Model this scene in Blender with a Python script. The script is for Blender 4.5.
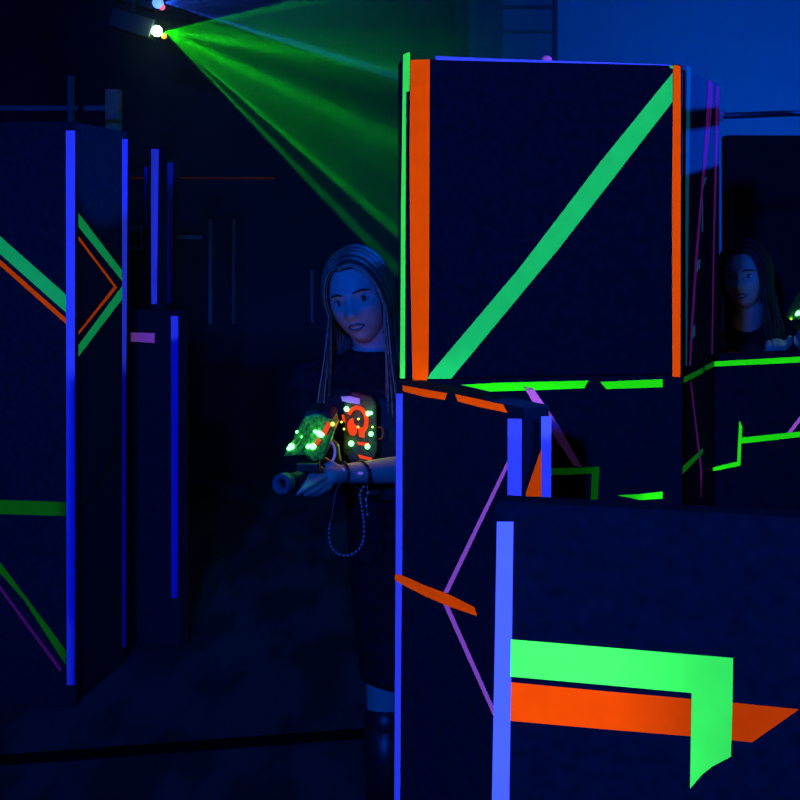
import bpy, bmesh, math, random
from mathutils import Vector, Matrix

for o in list(bpy.data.objects):
    bpy.data.objects.remove(o, do_unlink=True)
S = bpy.context.scene
COL = S.collection
R = math.radians
V = Vector
H = 1.6            # camera height
F = 1100.0         # focal length in pixels of the 800 px frame
HZ = 226.0         # horizon row

# ------------------------------------------------------------------ camera
cd = bpy.data.cameras.new('camera')
cam = bpy.data.objects.new('camera', cd); COL.objects.link(cam)
cam.location = (0, 0, H); cam.rotation_euler = (R(90), 0, 0)
cd.sensor_width = 36; cd.sensor_fit = 'HORIZONTAL'; cd.lens = 36 * F / 800
cd.shift_y = -(400 - HZ) / 800
cd.clip_start = .05; cd.clip_end = 60
S.camera = cam
S.view_settings.view_transform = 'Standard'; S.view_settings.look = 'None'
S.view_settings.gamma = 1; S.view_settings.use_curve_mapping = False
S.view_settings.exposure = 0

w = bpy.data.worlds.new('world'); S.world = w; w.use_nodes = True
w.node_tree.nodes['Background'].inputs[0].default_value = (0, 0.01, .1, 1)
w.node_tree.nodes['Background'].inputs[1].default_value = 0.02
try:
    S.cycles.max_bounces = 6; S.cycles.volume_bounces = 0; S.cycles.sample_clamp_indirect = 2
except Exception:
    pass

# ------------------------------------------------------------------ lights
# ultraviolet lamps only excite the fluorescent tapes (their pigments answer in full colour);
# every other surface is lit by the blue lamps.
FLUO = bpy.data.collections.new('fluorescent tapes')
def light(name, typ, loc, col, energy, target=None, size=.1, angle=None, blend=.2, link=None):
    d = bpy.data.lights.new(name, typ); d.color = col; d.energy = energy
    if typ == 'AREA': d.size = size
    else: d.shadow_soft_size = size
    if typ == 'SPOT': d.spot_size = R(angle); d.spot_blend = blend
    o = bpy.data.objects.new(name, d); COL.objects.link(o); o.location = loc
    if target is not None:
        o.rotation_euler = (V(target) - V(loc)).to_track_quat('-Z', 'Y').to_euler()
    if link: o.light_linking.receiver_collection = link
    return o
BLUE = (.0, .085, 1)
light('ultraviolet_key_lamp', 'SPOT', (2.95, -4.2, 1.68), (1, 1, 1), 1650, (-.2, 3, 1.3), .07, 55, .4, FLUO)
light('ultraviolet_spot_lamp', 'SPOT', (-1.1, -1.4, 2.15), (1, 1, 1), 480, (.12, 2.1, .78), .06, 17.5, .3, FLUO)
light('ultraviolet_back_lamp', 'SPOT', (1.9, .4, 2.9), (1, 1, 1), 25, (.9, 2.8, 1.1), .1, 60, .6, FLUO)
light('ultraviolet_far_fill', 'SPOT', (-.6, 4.0, 3.2), (1, 1, 1), 9, (-1.7, 6.9, 1.86), .05, 50, .7, FLUO)  # unseen fill, added to brighten the thin tape on the partition
light('blue_front_lamp', 'SPOT', (-.9, -1.6, 2.5), BLUE, 430, (-.1, 3.0, 1.2), .1, 80, .6)
light('blue_side_lamp', 'SPOT', (3.5, 3.5, 2.5), BLUE, 1950, (.7, 2.6, 1.95), .03, 28, .5)
light('blue_wall_lamp', 'SPOT', (3.3, 5.2, 2.0), BLUE, 210, (2.3, 8, 2.1), .2, 120, 1)
light('blue_left_fill', 'SPOT', (-.3, -1.2, 3.1), BLUE, 260, (-1.05, 4.3, .85), .1, 24, .7)  # unseen fill, added to lift the pale strips at far left
light('blue_right_lamp', 'SPOT', (3.0, .6, 2.3), BLUE, 85, (1.17, 3.7, 1.4), .08, 16, .6)
light('blue_ceiling_fill', 'AREA', (0, 3.5, 3.3), (0, .03, 1), 2.0, (0, 3.5, 0), 2.5)  # added overhead fill in place of a dim blue ambience

# ------------------------------------------------------------------ materials
def mat(name, col, rough=.6, spec=.4, noise=0, scale=20, emit=None, strength=0, metal=0, trans=0, bump=0):
    m = bpy.data.materials.new(name); m.use_nodes = True
    nt = m.node_tree; b = nt.nodes['Principled BSDF']
    b.inputs['Base Color'].default_value = (*col, 1)
    b.inputs['Roughness'].default_value = rough
    b.inputs['Specular IOR Level'].default_value = spec
    b.inputs['Metallic'].default_value = metal
    b.inputs['Transmission Weight'].default_value = trans
    if emit:
        b.inputs['Emission Color'].default_value = (*emit, 1)
        b.inputs['Emission Strength'].default_value = strength
    if noise or bump:
        tc = nt.nodes.new('ShaderNodeTexCoord'); n = nt.nodes.new('ShaderNodeTexNoise')
        n.inputs['Scale'].default_value = scale; n.inputs['Detail'].default_value = 5
        nt.links.new(tc.outputs['Object'], n.inputs['Vector'])
        if noise:
            r = nt.nodes.new('ShaderNodeValToRGB')
            r.color_ramp.elements[0].position = .3; r.color_ramp.elements[1].position = .7
            r.color_ramp.elements[0].color = (*[c * (1 - noise) for c in col], 1)
            r.color_ramp.elements[1].color = (*[min(1, c * (1 + noise)) for c in col], 1)
            nt.links.new(n.outputs['Fac'], r.inputs['Fac']); nt.links.new(r.outputs['Color'], b.inputs['Base Color'])
        if bump:
            bp = nt.nodes.new('ShaderNodeBump'); bp.inputs['Strength'].default_value = bump; bp.inputs['Distance'].default_value = .002
            nt.links.new(n.outputs['Fac'], bp.inputs['Height']); nt.links.new(bp.outputs['Normal'], b.inputs['Normal'])
    return m
M = dict(
    board=mat('black_felt_board', (.027, .031, .039), .9, .15, .25, 60, bump=.2),
    white=mat('fluorescent_white_tape', (.036, .068, .92), .8, .02, .03, 30),
    green=mat('fluorescent_green_tape', (.036, .80, .07), .8, .02, .05, 25),
    orange_wide=mat('fluorescent_orange_wide_tape', (.47, .036, .0), .8, .02, .06, 25),
    green_cool=mat('fluorescent_cool_green_tape', (.008, .52, .105), .8, .02, .06, 25),
    green_warm=mat('fluorescent_yellow_green_tape', (.012, .72, .004), .8, .02, .05, 25),
    green_shaded=mat('shaded_green_tape', (.002, .13, .005), .8, .02, .06, 25),  # darkened copy of the green tape, shade painted into its colour
    green_side_shaded=mat('shaded_green_tape_thin', (.0, .06, .11), .8, .02, .05, 25),  # side panel shade and blue lamp tint painted into the green
    orange=mat('fluorescent_orange_tape', (.74, .066, .0), .8, .02, .06, 25),
    red_shaded=mat('shaded_red_tape', (.075, .004, .10), .8, .02, .05, 25),  # darkened for shade, with the blue lamp's tint mixed in
    purple=mat('fluorescent_purple_tape', (.30, .075, .44), .8, .02, .04, 25),
    wall=mat('painted_wall', (.5, .5, .5), .8, .2, .06, 2.5),
    dull_wall=mat('dull_grey_panel', (.24, .24, .25), .8, .2, .1, 4),
    dark_wall=mat('black_painted_wall', (.03, .03, .035), .9, .2, .3, 3),
    ceiling=mat('black_ceiling', (.03, .03, .03), .9, .1, .2, 4),
    metal=mat('dark_metal', (.10, .10, .11), .45, .5, .2, 40, metal=.4),
    grey=mat('grey_metal', (.16, .16, .17), .5, .5, .2, 40),
    black=mat('black_plastic', (.02, .02, .022), .4, .5, .2, 50),
    rubber=mat('black_rubber', (.004, .004, .005), .9, .1, .2, 50),
    skin=mat('skin', (.72, .50, .42), .5, .35, .04, 60),
    lip=mat('lips', (.42, .16, .14), .4, .4, .05, 80),
    eyewhite=mat('eye_white', (.8, .8, .8), .25, .5, .03, 90),
    iris=mat('iris', (.03, .03, .03), .2, .6, .1, 200),
    brow=mat('brow_hair', (.06, .04, .03), .8, .2, .3, 200),
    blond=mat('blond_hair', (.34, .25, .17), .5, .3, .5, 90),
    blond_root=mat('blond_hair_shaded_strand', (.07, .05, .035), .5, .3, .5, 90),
    darkhair=mat('dark_hair', (.02, .015, .012), .5, .4, .5, 90),
    cloth=mat('black_cloth', (.018, .018, .022), .95, .1, .4, 40, bump=.3),
    vest=mat('dark_vest', (.03, .025, .03), .5, .4, .4, 60),
    shell=mat('translucent_green_shell', (.10, .30, .05), .3, .4, .9, 130, trans=.2),
    shell_dark=mat('smoked_plastic_shell', (.05, .05, .04), .6, .3, .7, 130),
    led=mat('lit_green_led', (.3, .9, .4), .3, .5, .1, 100, (.14, 1, .20), 5),
    led_y=mat('lit_yellow_led', (.8, .8, .2), .3, .5, .1, 100, (.45, .9, .06), 2.5),
    glow_orange=mat('lit_orange_plastic', (.25, .03, .01), .6, .2, .3, 90, (1, .055, .004), .8),
    glow_dim=mat('dim_orange_plastic', (.15, .03, .02), .5, .2, .3, 90, (1, .08, .02), .03),
    beads=mat('pale_beads', (.5, .5, .55), .3, .5, .2, 90),
    violet=mat('violet_bead', (.35, .25, .8), .3, .5, .1, 90, (.25, .2, 1), .35),
    laser=mat('lit_green_laser_lens', (.6, 1, .6), .3, .5, .1, 90, (.45, 1, .5), 30),
    lens_o=mat('lit_orange_lens', (1, .5, .1), .3, .5, .1, 90, (1, .55, .03), 1.5),
    lens_b=mat('lit_blue_lens', (.3, .5, 1), .3, .5, .1, 90, (.12, .3, 1), 1.6),
    lens_p=mat('lit_pink_lens', (1, .2, .3), .3, .5, .1, 90, (1, .12, .25), 1.1),
    lens_r=mat('dim_red_lens', (.5, .05, .2), .3, .5, .1, 90, (.5, .02, .12), .12),
    poster=mat('pale_card', (.30, .30, .32), .7, .2, .1, 50),
)
FLUOM = {'white', 'orange_wide', 'green_cool', 'green_warm', 'green_shaded', 'green', 'green_side_shaded', 'orange', 'red_shaded', 'purple'}

# ------------------------------------------------------------------ helpers
def at(px, py, Y):
    return V(((px - 400) / F * Y, Y, H - (py - HZ) / F * Y))
def props(o, label=None, cat=None, group=None, kind=None):
    for k, v in (('label', label), ('category', cat), ('group', group), ('kind', kind)):
        if v: o[k] = v
    return o
def thing(name, loc, label, cat, group=None):
    o = bpy.data.objects.new(name, None); COL.objects.link(o); o.location = loc
    o.empty_display_size = .1
    o['origin'] = list(loc)
    return props(o, label, cat, group)
def wloc(o):
    p = V((0, 0, 0))
    while o is not None:
        p += o.location; o = o.parent
    return p
def build(name, verts, faces, m, parent=None, smooth=False, bevel=0, origin=None):
    """verts are world coordinates"""
    base = wloc(parent) if parent else V((0, 0, 0))
    org = V(origin) if origin is not None else base
    me = bpy.data.meshes.new(name)
    me.from_pydata([tuple(V(v) - org) for v in verts], [], faces); me.validate(); me.update()
    bm = bmesh.new(); bm.from_mesh(me)
    bmesh.ops.recalc_face_normals(bm, faces=bm.faces)
    if bevel:
        bmesh.ops.bevel(bm, geom=list(bm.edges), offset=bevel, segments=3, affect='EDGES', profile=.6)
    bm.to_mesh(me); bm.free()
    if smooth:
        for p in me.polygons: p.use_smooth = True
    ms = m if isinstance(m, (list, tuple)) else [m]
    for x in ms: me.materials.append(M[x])
    o = bpy.data.objects.new(name, me); COL.objects.link(o)
    if parent: o.parent = parent
    o.location = org - base
    if ms[0] in FLUOM: FLUO.objects.link(o)
    return o
class MB:
    def __init__(s): s.v = []; s.f = []
    def add(s, vs, fs):
        b = len(s.v); s.v += [V(x) for x in vs]; s.f += [tuple(b + i for i in f) for f in fs]; return s
    def box(s, c, size, rot=None):
        c = V(c); h = V(size) / 2; vs = []
        for x in (-1, 1):
            for y in (-1, 1):
                for z in (-1, 1):
                    p = V((x * h.x, y * h.y, z * h.z))
                    if rot: p = rot @ p
                    vs.append(c + p)
        return s.add(vs, [(0, 1, 3, 2), (4, 6, 7, 5), (0, 4, 5, 1), (2, 3, 7, 6), (0, 2, 6, 4), (1, 5, 7, 3)])
    def ball(s, c, r, nu=14, nv=10, rot=None):
        c = V(c); r = V((r, r, r)) if not hasattr(r, '__len__') else V(r)
        vs = []
        for j in range(1, nv):
            a = math.pi * j / nv
            for i in range(nu):
                b = 2 * math.pi * i / nu
                p = V((r.x * math.sin(a) * math.cos(b), r.y * math.sin(a) * math.sin(b), r.z * math.cos(a)))
                if rot: p = rot @ p
                vs.append(c + p)
        t = V((0, 0, r.z)); t = rot @ t if rot else t
        vs += [c + t, c - t]; T = len(vs) - 2; B = T + 1; fs = []
        for i in range(nu):
            k = (i + 1) % nu
            fs.append((T, i, k)); fs.append((B, (nv - 2) * nu + k, (nv - 2) * nu + i))
            for j in range(nv - 2):
                fs.append((j * nu + i, (j + 1) * nu + i, (j + 1) * nu + k, j * nu + k))
        return s.add(vs, fs)
    def tube(s, pts, rad, n=8, flat=1.0, up=None, caps=True):
        pts = [V(p) for p in pts]; k = len(pts)
        rad = list(rad) if hasattr(rad, '__len__') else [rad] * k
        vs = []; ref = None
        for i, p in enumerate(pts):
            d = (pts[min(i + 1, k - 1)] - pts[max(i - 1, 0)])
            d = d.normalized() if d.length > 1e-9 else V((0, 0, 1))
            if ref is None:
                u = V(up) if up else (V((0, 0, 1)) if abs(d.z) < .9 else V((0, 1, 0)))
            else: u = ref
            a = (u - d * u.dot(d))
            a = a.normalized() if a.length > 1e-6 else d.orthogonal().normalized()
            ref = a; b = d.cross(a)
            for q in range(n):
                t = 2 * math.pi * q / n
                vs.append(p + a * math.cos(t) * rad[i] + b * math.sin(t) * rad[i] * flat)
        fs = [(i * n + q, i * n + (q + 1) % n, (i + 1) * n + (q + 1) % n, (i + 1) * n + q) for i in range(k - 1) for q in range(n)]
        if caps: fs += [tuple(range(n - 1, -1, -1)), tuple((k - 1) * n + q for q in range(n))]
        return s.add(vs, fs)
    def limb(s, pts, rad, n=14):
        s.tube(pts, rad, n)
        for p, r in zip(pts, rad): s.ball(p, r * .995, n, 10)
        return s
    def out(s, name, m, parent=None, smooth=False, bevel=0, origin=None):
        return build(name, s.v, s.f, m, parent, smooth, bevel, origin)

class Plane:
    """a vertical plane through a point, running along u (horizontal)"""
    def __init__(s, p, q):
        s.p = V((p[0], p[1], 0)); s.u = (V((q[0], q[1], 0)) - s.p); s.len = s.u.length; s.u.normalize()
        s.n = V((s.u.y, -s.u.x, 0))          # towards the camera when u runs to the right
    def hit(s, px, py):
        d = V(((px - 400) / F, 1, -(py - HZ) / F)); c = V((0, 0, H))
        t = (s.p - c).dot(s.n) / d.dot(s.n)
        return c + d * t
def xy(px, Y): return ((px - 400) / F * Y, Y)

def panel(name_label, p, q, z0, z1, t=.065, group='black barrier panels', extra=0, bev=.008, name='maze_barricade'):
    """a felt covered slab; front face runs from p to q, thickness goes away from the camera"""
    pl = Plane(p, q)
    root = thing(name, V((p[0], p[1], z0)), name_label, 'panel', group)
    a = pl.p.copy(); b = pl.p + pl.u * (pl.len + extra); n = -pl.n * t
    vs = [V((v.x, v.y, z)) for z in (z0, z1) for v in (a, b, b + n, a + n)]
    build('board', vs, [(0, 1, 2, 3), (4, 7, 6, 5), (0, 4, 5, 1), (1, 5, 6, 2), (2, 6, 7, 3), (3, 7, 4, 0)], 'board', root, False, bev)
    return root, pl
def tape(root, pl, pix, m, lift=.0004, name='tape_strip', label=None):
    """a strip of tape lying on the plane, its corners read off the photograph"""
    n = pl.n; base = [pl.hit(*c) for c in pix]; k = len(base)
    vs = [b + n * lift for b in base] + [b + n * (lift + .0005) for b in base]
    fs = [tuple(range(k)), tuple(range(2 * k - 1, k - 1, -1))] + [(i, (i + 1) % k, k + (i + 1) % k, k + i) for i in range(k)]
    o = build(name, vs, fs, m, root)
    o['label'] = label or {'white': 'fluorescent white tape', 'orange_wide': 'fluorescent orange tape', 'green_cool': 'fluorescent green tape', 'green_warm': 'fluorescent yellow green tape', 'green_shaded': 'green tape, shade painted in', 'green': 'fluorescent green tape', 'orange': 'fluorescent orange tape',
                  'purple': 'fluorescent purple tape', 'green_side_shaded': 'thin green tape, shade painted in', 'red_shaded': 'thin dim red tape, shade painted in'}[m]
    return o

# ------------------------------------------------------------------ the room
def struct(name, mb, m): return props(mb.out(name, m), kind='structure')
X0, X1, Y0, Y1, ZC = -4.2, 4.2, -4.5, 8.2, 3.5
fl = mat('dark_carpet', (.05, .05, .055), .9, .2)
nt = fl.node_tree; b = nt.nodes['Principled BSDF']
tc = nt.nodes.new('ShaderNodeTexCoord'); n1 = nt.nodes.new('ShaderNodeTexNoise'); n1.inputs['Scale'].default_value = 5; n1.inputs['Detail'].default_value = 3
r1 = nt.nodes.new('ShaderNodeValToRGB'); r1.color_ramp.elements[0].position = .42; r1.color_ramp.elements[1].position = .56
r1.color_ramp.elements[0].color = (.045, .045, .048, 1); r1.color_ramp.elements[1].color = (.095, .095, .10, 1)
mp = nt.nodes.new('ShaderNodeMapping'); mp.inputs['Scale'].default_value = (1, .35, 1)
nt.links.new(tc.outputs['Object'], mp.inputs['Vector']); nt.links.new(mp.outputs['Vector'], n1.inputs['Vector'])
nt.links.new(n1.outputs['Fac'], r1.inputs['Fac']); nt.links.new(r1.outputs['Color'], b.inputs['Base Color'])
M['floor'] = fl
struct('floor', MB().box(((X0 + X1) / 2, (Y0 + Y1) / 2, -.05), (X1 - X0, Y1 - Y0, .1)), 'floor')
struct('ceiling', MB().box(((X0 + X1) / 2, (Y0 + Y1) / 2, ZC + .05), (X1 - X0, Y1 - Y0, .1)), 'ceiling')
struct('wall_back', MB().box((0, Y1 + .05, ZC / 2), (X1 - X0 + .2, .1, ZC)), 'wall')
struct('wall_front', MB().box((0, Y0 - .05, ZC / 2), (X1 - X0 + .2, .1, ZC)), 'dark_wall')
struct('wall_left', MB().box((X0 - .05, (Y0 + Y1) / 2, ZC / 2), (.1, Y1 - Y0, ZC)), 'dark_wall')
struct('wall_right', MB().box((X1 + .05, (Y0 + Y1) / 2, ZC / 2), (.1, Y1 - Y0, ZC)), 'wall')
# dark partition added where the left half of the back wall is only unlit
xe = (455 - 400) / F * 6.9
struct('shade_partition', MB().box(((X0 + xe) / 2, 7.0, ZC / 2), (xe - X0, .12, ZC)), 'dark_wall')
# framing on the pale wall beside the partition
b3 = MB(); p = at(502, -10, 8.16); q = at(553, 120, 8.16)
b3.box((p + q) / 2, (q.x - p.x, .06, p.z - q.z)); struct('trim_3', b3, 'dull_wall')
tr = MB()
for (a, b_, c, d) in ((553, 0, 557, 62), (502, 31, 553, 34), (502, 6, 553, 10)):
    p = at(a, b_, 8.15); q = at(c, d, 8.15); tr.box((p + q) / 2, (abs(q.x - p.x), .06, abs(p.z - q.z)))
struct('trim_1', tr, 'metal')
g = MB(); p = at(455, -10, 8.12); q = at(502, 110, 8.12)
g.box((p + q) / 2, (q.x - p.x, .1, p.z - q.z)); struct('trim_2', g, 'metal')
# rubber strip across the carpet
a = at(-40, 764.5, H * F / (764.5 - HZ)); b_ = at(470, 727, H * F / (727 - HZ)); d = (b_ - a).normalized(); nn = V((-d.y, d.x, 0)) * .028
s = MB(); vs = [v + V((0, 0, z)) for z in (.0, .008) for v in (a - nn, b_ - nn, b_ + nn, a + nn)]
s.add(vs, [(0, 1, 2, 3), (4, 7, 6, 5), (0, 4, 5, 1), (1, 5, 6, 2), (2, 6, 7, 3), (3, 7, 4, 0)])
o = s.out('floor_strip', 'rubber'); props(o, 'black rubber strip running across the blotchy dark carpet', 'floor strip')

# ------------------------------------------------------------------ barrier panels
ZT, ZL = 1.948, 1.277
ZU, ZM = 1.6 + 168 / F * 2.335, 1.6 - 154.5 / F * 2.335     # the stacked pairs in the middle
# A: nearest panel, lower right
r, pl = panel('nearest low black panel with wide green hook and orange arrow tape, lower right', xy(493.5, 1.285), xy(493.5 + 900, 1.285 * 1 / (1 + 900 / 5175)), 0, 1.278, .045, None, bev=.014)
tape(r, pl, [(497, 521.5), (513.5, 521.5), (512, 640), (510.5, 720), (509, 830), (507, 990), (489, 990), (491.5, 830), (493.5, 720), (495, 640)], 'white')
tape(r, pl, [(511, 682), (600, 690.5), (740, 703), (799, 709), (752, 742), (691, 736), (600, 728.5), (510.5, 720.5)], 'orange_wide')
tape(r, pl, [(511, 639), (733, 657.5), (732.4, 700), (730.8, 756), (712, 766), (702, 774), (690, 788), (691.5, 692.5), (600, 684), (510.5, 676)], 'green', .001)
# B: mid panel, end-on
mA, mB = (0.000, 2.245), (.2145, 1.934)
ua = (V((mB[0], mB[1], 0)) - V((mA[0], mA[1], 0))).normalized()
r, pl = panel('narrow low black panel with pale edge strips and purple chevron, left of the nearest panel', xy(396.2, 2.255), mB, 0, ZL + .003, .0656, None, bev=.005)
tape(r, pl, [(396.5, 393.5), (402.8, 393.5), (402.5, 560), (401.5, 640), (400.3, 820), (399.5, 960), (393.6, 960), (394.5, 820), (395.5, 640), (396, 560)], 'white')
tape(r, pl, [(508, 418.5), (522, 418.8), (521.5, 640), (520.5, 1000), (507, 1000), (507.6, 640)], 'white')
tape(r, pl, [(402.5, 385.2), (447.5, 393.2), (445, 399.8), (424, 396.8), (403.5, 391.2)], 'orange')
tape(r, pl, [(455.2, 394), (503.5, 404.5), (507.5, 412.8), (480, 407), (458.2, 401.5)], 'orange')
tape(r, pl, [(508, 460), (508, 468), (448.5, 593), (443.5, 593)], 'purple')
tape(r, pl, [(443.5, 604), (449.2, 606), (495, 709), (495, 719)], 'purple')
tape(r, pl, [(395.5, 573.8), (402, 575), (425, 585), (450, 594.5), (475, 607), (477.5, 616), (450, 606.5), (425, 596), (402, 584), (395.5, 579.5)], 'orange', .001)
# end cap
pe = Plane(mB, (mB[0] + .849, mB[1] + .528))
tape(r, pe, [(541, 416.2), (551, 416.2), (550.5, 640), (549.5, 1000), (540.2, 1000), (540.8, 640)], 'white')
tape(r, pe, [(541, 449), (541.2, 492), (540.6, 560), (512.5, 560), (526, 492)], 'orange')
# C: front pair of panels (low one with a tall one standing on it)
cA, cB = xy(402.2, 2.335), xy(683.6, 2.425)
r, pl = panel('low black panel under the tall one, green dashes along its top edge', cA, cB, 0, ZM, .065, None)
tape(r, pl, [(461, 384.8), (500, 382.6), (588.5, 380.5), (584, 388.2), (540, 390), (490, 391.5)], 'green_warm', label='fluorescent green top dash')
tape(r, pl, [(600, 381.8), (630, 380.5), (662.5, 379), (662.5, 387.2), (606, 389)], 'green_warm')
tape(r, pl, [(523, 386), (533, 388), (558, 424), (582, 467), (574, 466), (551, 432)], 'purple')
tape(r, pl, [(540, 468.5), (574, 467.5), (599.5, 466.8), (598.6, 480), (597.5, 510), (590.5, 510), (591.5, 474), (540, 475.5)], 'green_warm')
tape(r, pl, [(617, 495.2), (640, 494), (662.5, 491.5), (662.5, 498.5), (640, 500)], 'green_warm')
r, pl = panel('tall upper black panel with green diagonal tape between two orange edge strips', cA, cB, ZM + .001, ZU, .065, None)
tape(r, pl, [(410.3, 59.8), (429.8, 59.3), (429.3, 200), (429, 300), (428.3, 373), (426.5, 380.2), (412.5, 381), (410, 250), (409.4, 150)], 'orange')
tape(r, pl, [(673.2, 65), (680.6, 65.8), (680.6, 200), (680.2, 377), (672.3, 376.6), (671.8, 200)], 'orange')
tape(r, pl, [(672.3, 73), (672.2, 102), (560, 247), (451, 378.6), (427, 378.8), (430, 373.5), (520, 267), (600, 162)], 'green_cool', .001)
tape(r, pl, [(403, 54.5), (410, 52), (409.4, 91), (406.2, 92), (405.6, 200), (405.2, 300), (405, 378.4), (400, 378.4), (401, 200), (402.5, 92)], 'green')
tape(r, pl, [(435, 56), (500, 58.8), (600, 62.2), (671, 64.8), (671, 65.6), (600, 63.8), (500, 61.6), (436, 60)], 'white')
tape(r, pl, [(669.5, 65.5), (673, 66), (673, 69), (669.5, 68)], 'green_cool')
# hinge clip at the top edge
c = pl.hit(547.5, 60) + V((0, .02, .004)); o = MB().ball(c, (.012, .01, .009)).out('clip', 'purple', r, True); o['label'] = 'small pink clip on the top edge'
# D: receding side pair
dA, dB = xy(685.2, 2.505), xy(719.5, 2.77)
r, pl = panel('low black side panel receding behind the tall green diagonal panel', dA, xy(713, 2.74), 0, ZM, .065, None, bev=.004)
tape(r, pl, [(683.5, 377), (703, 367.5), (703, 373), (683.5, 383)], 'green_shaded')
tape(r, pl, [(704.5, 366), (714, 361), (714, 366.5), (704.5, 371)], 'green_shaded')
tape(r, pl, [(679.5, 469), (702.5, 448), (702.5, 453.5), (681.5, 475)], 'green_shaded', label='green diagonal tape')
tape(r, pl, [(690, 382), (691, 381.5), (702, 470), (701, 498), (700, 470)], 'red_shaded')
r, pl = panel('tall black side panel receding to the right with thin red and green strips', dA, dB, ZM + .001, ZU, .065, None, bev=.004)
tape(r, pl, [(686.5, 65), (690.5, 68), (689.6, 120), (688.6, 184), (686.6, 366), (685.4, 366), (685.2, 184), (686, 120)], 'green_side_shaded')
tape(r, pl, [(708.2, 80), (712.5, 82.5), (711.5, 110), (707.5, 150), (703.8, 180), (698, 250), (692.5, 330), (690.6, 366), (689.1, 366), (690.5, 330), (695.5, 250), (700.8, 190), (704.5, 140), (706.5, 110)], 'red_shaded')
tape(r, pl, [(715.8, 85.5), (719, 87), (718, 130), (716.5, 172), (714, 260), (712.4, 354), (711.2, 354), (712.6, 260), (714.2, 172), (715.4, 120)], 'red_shaded')
tape(r, pl, [(704.5, 178), (707, 176), (702.5, 190), (702.8, 232), (701.6, 232), (701.8, 190)], 'green_side_shaded')
tape(r, pl, [(697, 262), (700, 258), (699.5, 268), (696.5, 273)], 'green_side_shaded')
tape(r, pl, [(692, 328), (695, 324), (694.5, 336), (691.5, 340)], 'green_side_shaded')
# E: low right panel
eA, eB = xy(713.6, 2.775), xy(852, 2.90)
r, pl = panel('low black panel at right with stepped green tape, in front of the dark haired woman', eA, eB, 0, 1.272, .06, None)
tape(r, pl, [(712.5, 361.5), (800, 356.6), (840, 354.7), (840, 360.3), (800, 362.5), (712.5, 366.5)], 'green_warm')
tape(r, pl, [(739, 420.5), (742, 426), (741.8, 437.5), (800, 431.5), (840, 428), (840, 432.5), (800, 437), (741.2, 443.5), (740.2, 465.5), (709, 472), (708.5, 468.5), (736.8, 461.5), (738, 440)], 'green_warm')
tape(r, pl, [(787, 432.5), (806, 408), (806, 414), (792, 432)], 'purple')
# F: tall black panel behind the second woman
r, pl = panel('tall plain black panel standing behind the dark haired woman', xy(727, 4.25), xy(950, 4.3), 0, 1.6 + 91 / F * 4.25, .065, None)
# G: unseen tall panel added further right to shade the side panel
r, pl = panel('unseen tall black panel added beyond the horizontal bar to shade the side panel', (1.25, 2.50), (1.30, 3.10), ZL + .001, 1.880, .03, None)
MB().box((1.275, 2.80, 1.985), (.03, .60, .032)).box((1.252, 2.53, 1.915), (.02, .02, .14)).box((1.298, 3.07, 1.915), (.02, .02, .14)).box((1.275, 2.955, 1.92), (.022, .022, .12)).out('shade_rail', 'metal', r)  # rail and posts added to cast the shadow band on the side panel
r, pl = panel('unseen low black panel added beneath the tall one at far right', (1.25, 2.50), (1.30, 3.10), 0, ZL, .03, None)
# horizontal bar with its bracket
rb = thing('support_bar', at(722, 114, 2.73), 'dark horizontal bar with pale round bracket joining the tall side panel', 'bar')
p0, p1 = at(722.5, 116, 2.78), V((1.257, 2.955, at(822, 110.5, 2.955).z))
MB().tube([p0, p1], .008, 10).out('bar', 'metal', rb, True)
c = at(722.5, 114, 2.765); o = MB().ball(c, (.009, .009, .009)).ball(c + V((-.003, 0, -.012)), (.006, .006, .008)).out('bracket', 'beads', rb, True)

# H: left, frontal panel
hA = xy(-240, 3.75); hB = xy(75.6, 3.65)
r, pl = panel('tall black panel at far left with parallel green and orange diagonal tapes', hA, (hB[0], hB[1]), 0, ZT, .03, None)
tape(r, pl, [(66, 130.5), (75.3, 130.5), (75, 300), (75, 685), (67, 685), (66.5, 500)], 'white', .001)
tape(r, pl, [(-60, 182), (0, 236), (66.5, 295), (66.5, 313), (0, 254), (-60, 203)], 'green_cool')
tape(r, pl, [(-60, 209), (0, 259.5), (66, 318), (66, 324), (0, 265.5), (-60, 216)], 'orange')
tape(r, pl, [(-60, 498), (66.5, 502), (66.5, 516), (-60, 512)], 'green_shaded')
tape(r, pl, [(-40, 510), (0, 562), (66.5, 651), (66.5, 666), (24, 600), (0, 573), (-40, 530)], 'green_shaded')
tape(r, pl, [(-40, 532), (0, 585), (62, 669), (60, 672), (0, 590), (-40, 540)], 'red_shaded')  # orange tape, coloured dim red for the shade low on this panel
# I: the panel that recedes behind it
iA, iB = xy(77.8, 3.70), xy(127.5, 4.06)
r, pl = panel('tall black panel receding beside the far left one, with green and orange chevron', iA, iB, 0, ZT, .05, None, bev=.004)
tape(r, pl, [(121.8, 139), (127.3, 139), (126.5, 300), (125.5, 400), (125.2, 647), (122, 647), (122, 400)], 'white', .001)
tape(r, pl, [(76.8, 211), (121.5, 270), (122, 281), (76.8, 225)], 'green_cool')
tape(r, pl, [(76.8, 234), (116, 286), (115, 288.5), (76.8, 238)], 'orange')
tape(r, pl, [(113.5, 286.5), (117.5, 287), (77, 336.5), (76.8, 333.5)], 'orange')
tape(r, pl, [(122, 286), (122, 299), (77, 358.5), (77, 347)], 'green_cool')
tape(r, pl, [(121, 438), (122, 439), (98, 484), (76.5, 521), (76.5, 519.5), (97, 483)], 'orange')
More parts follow.
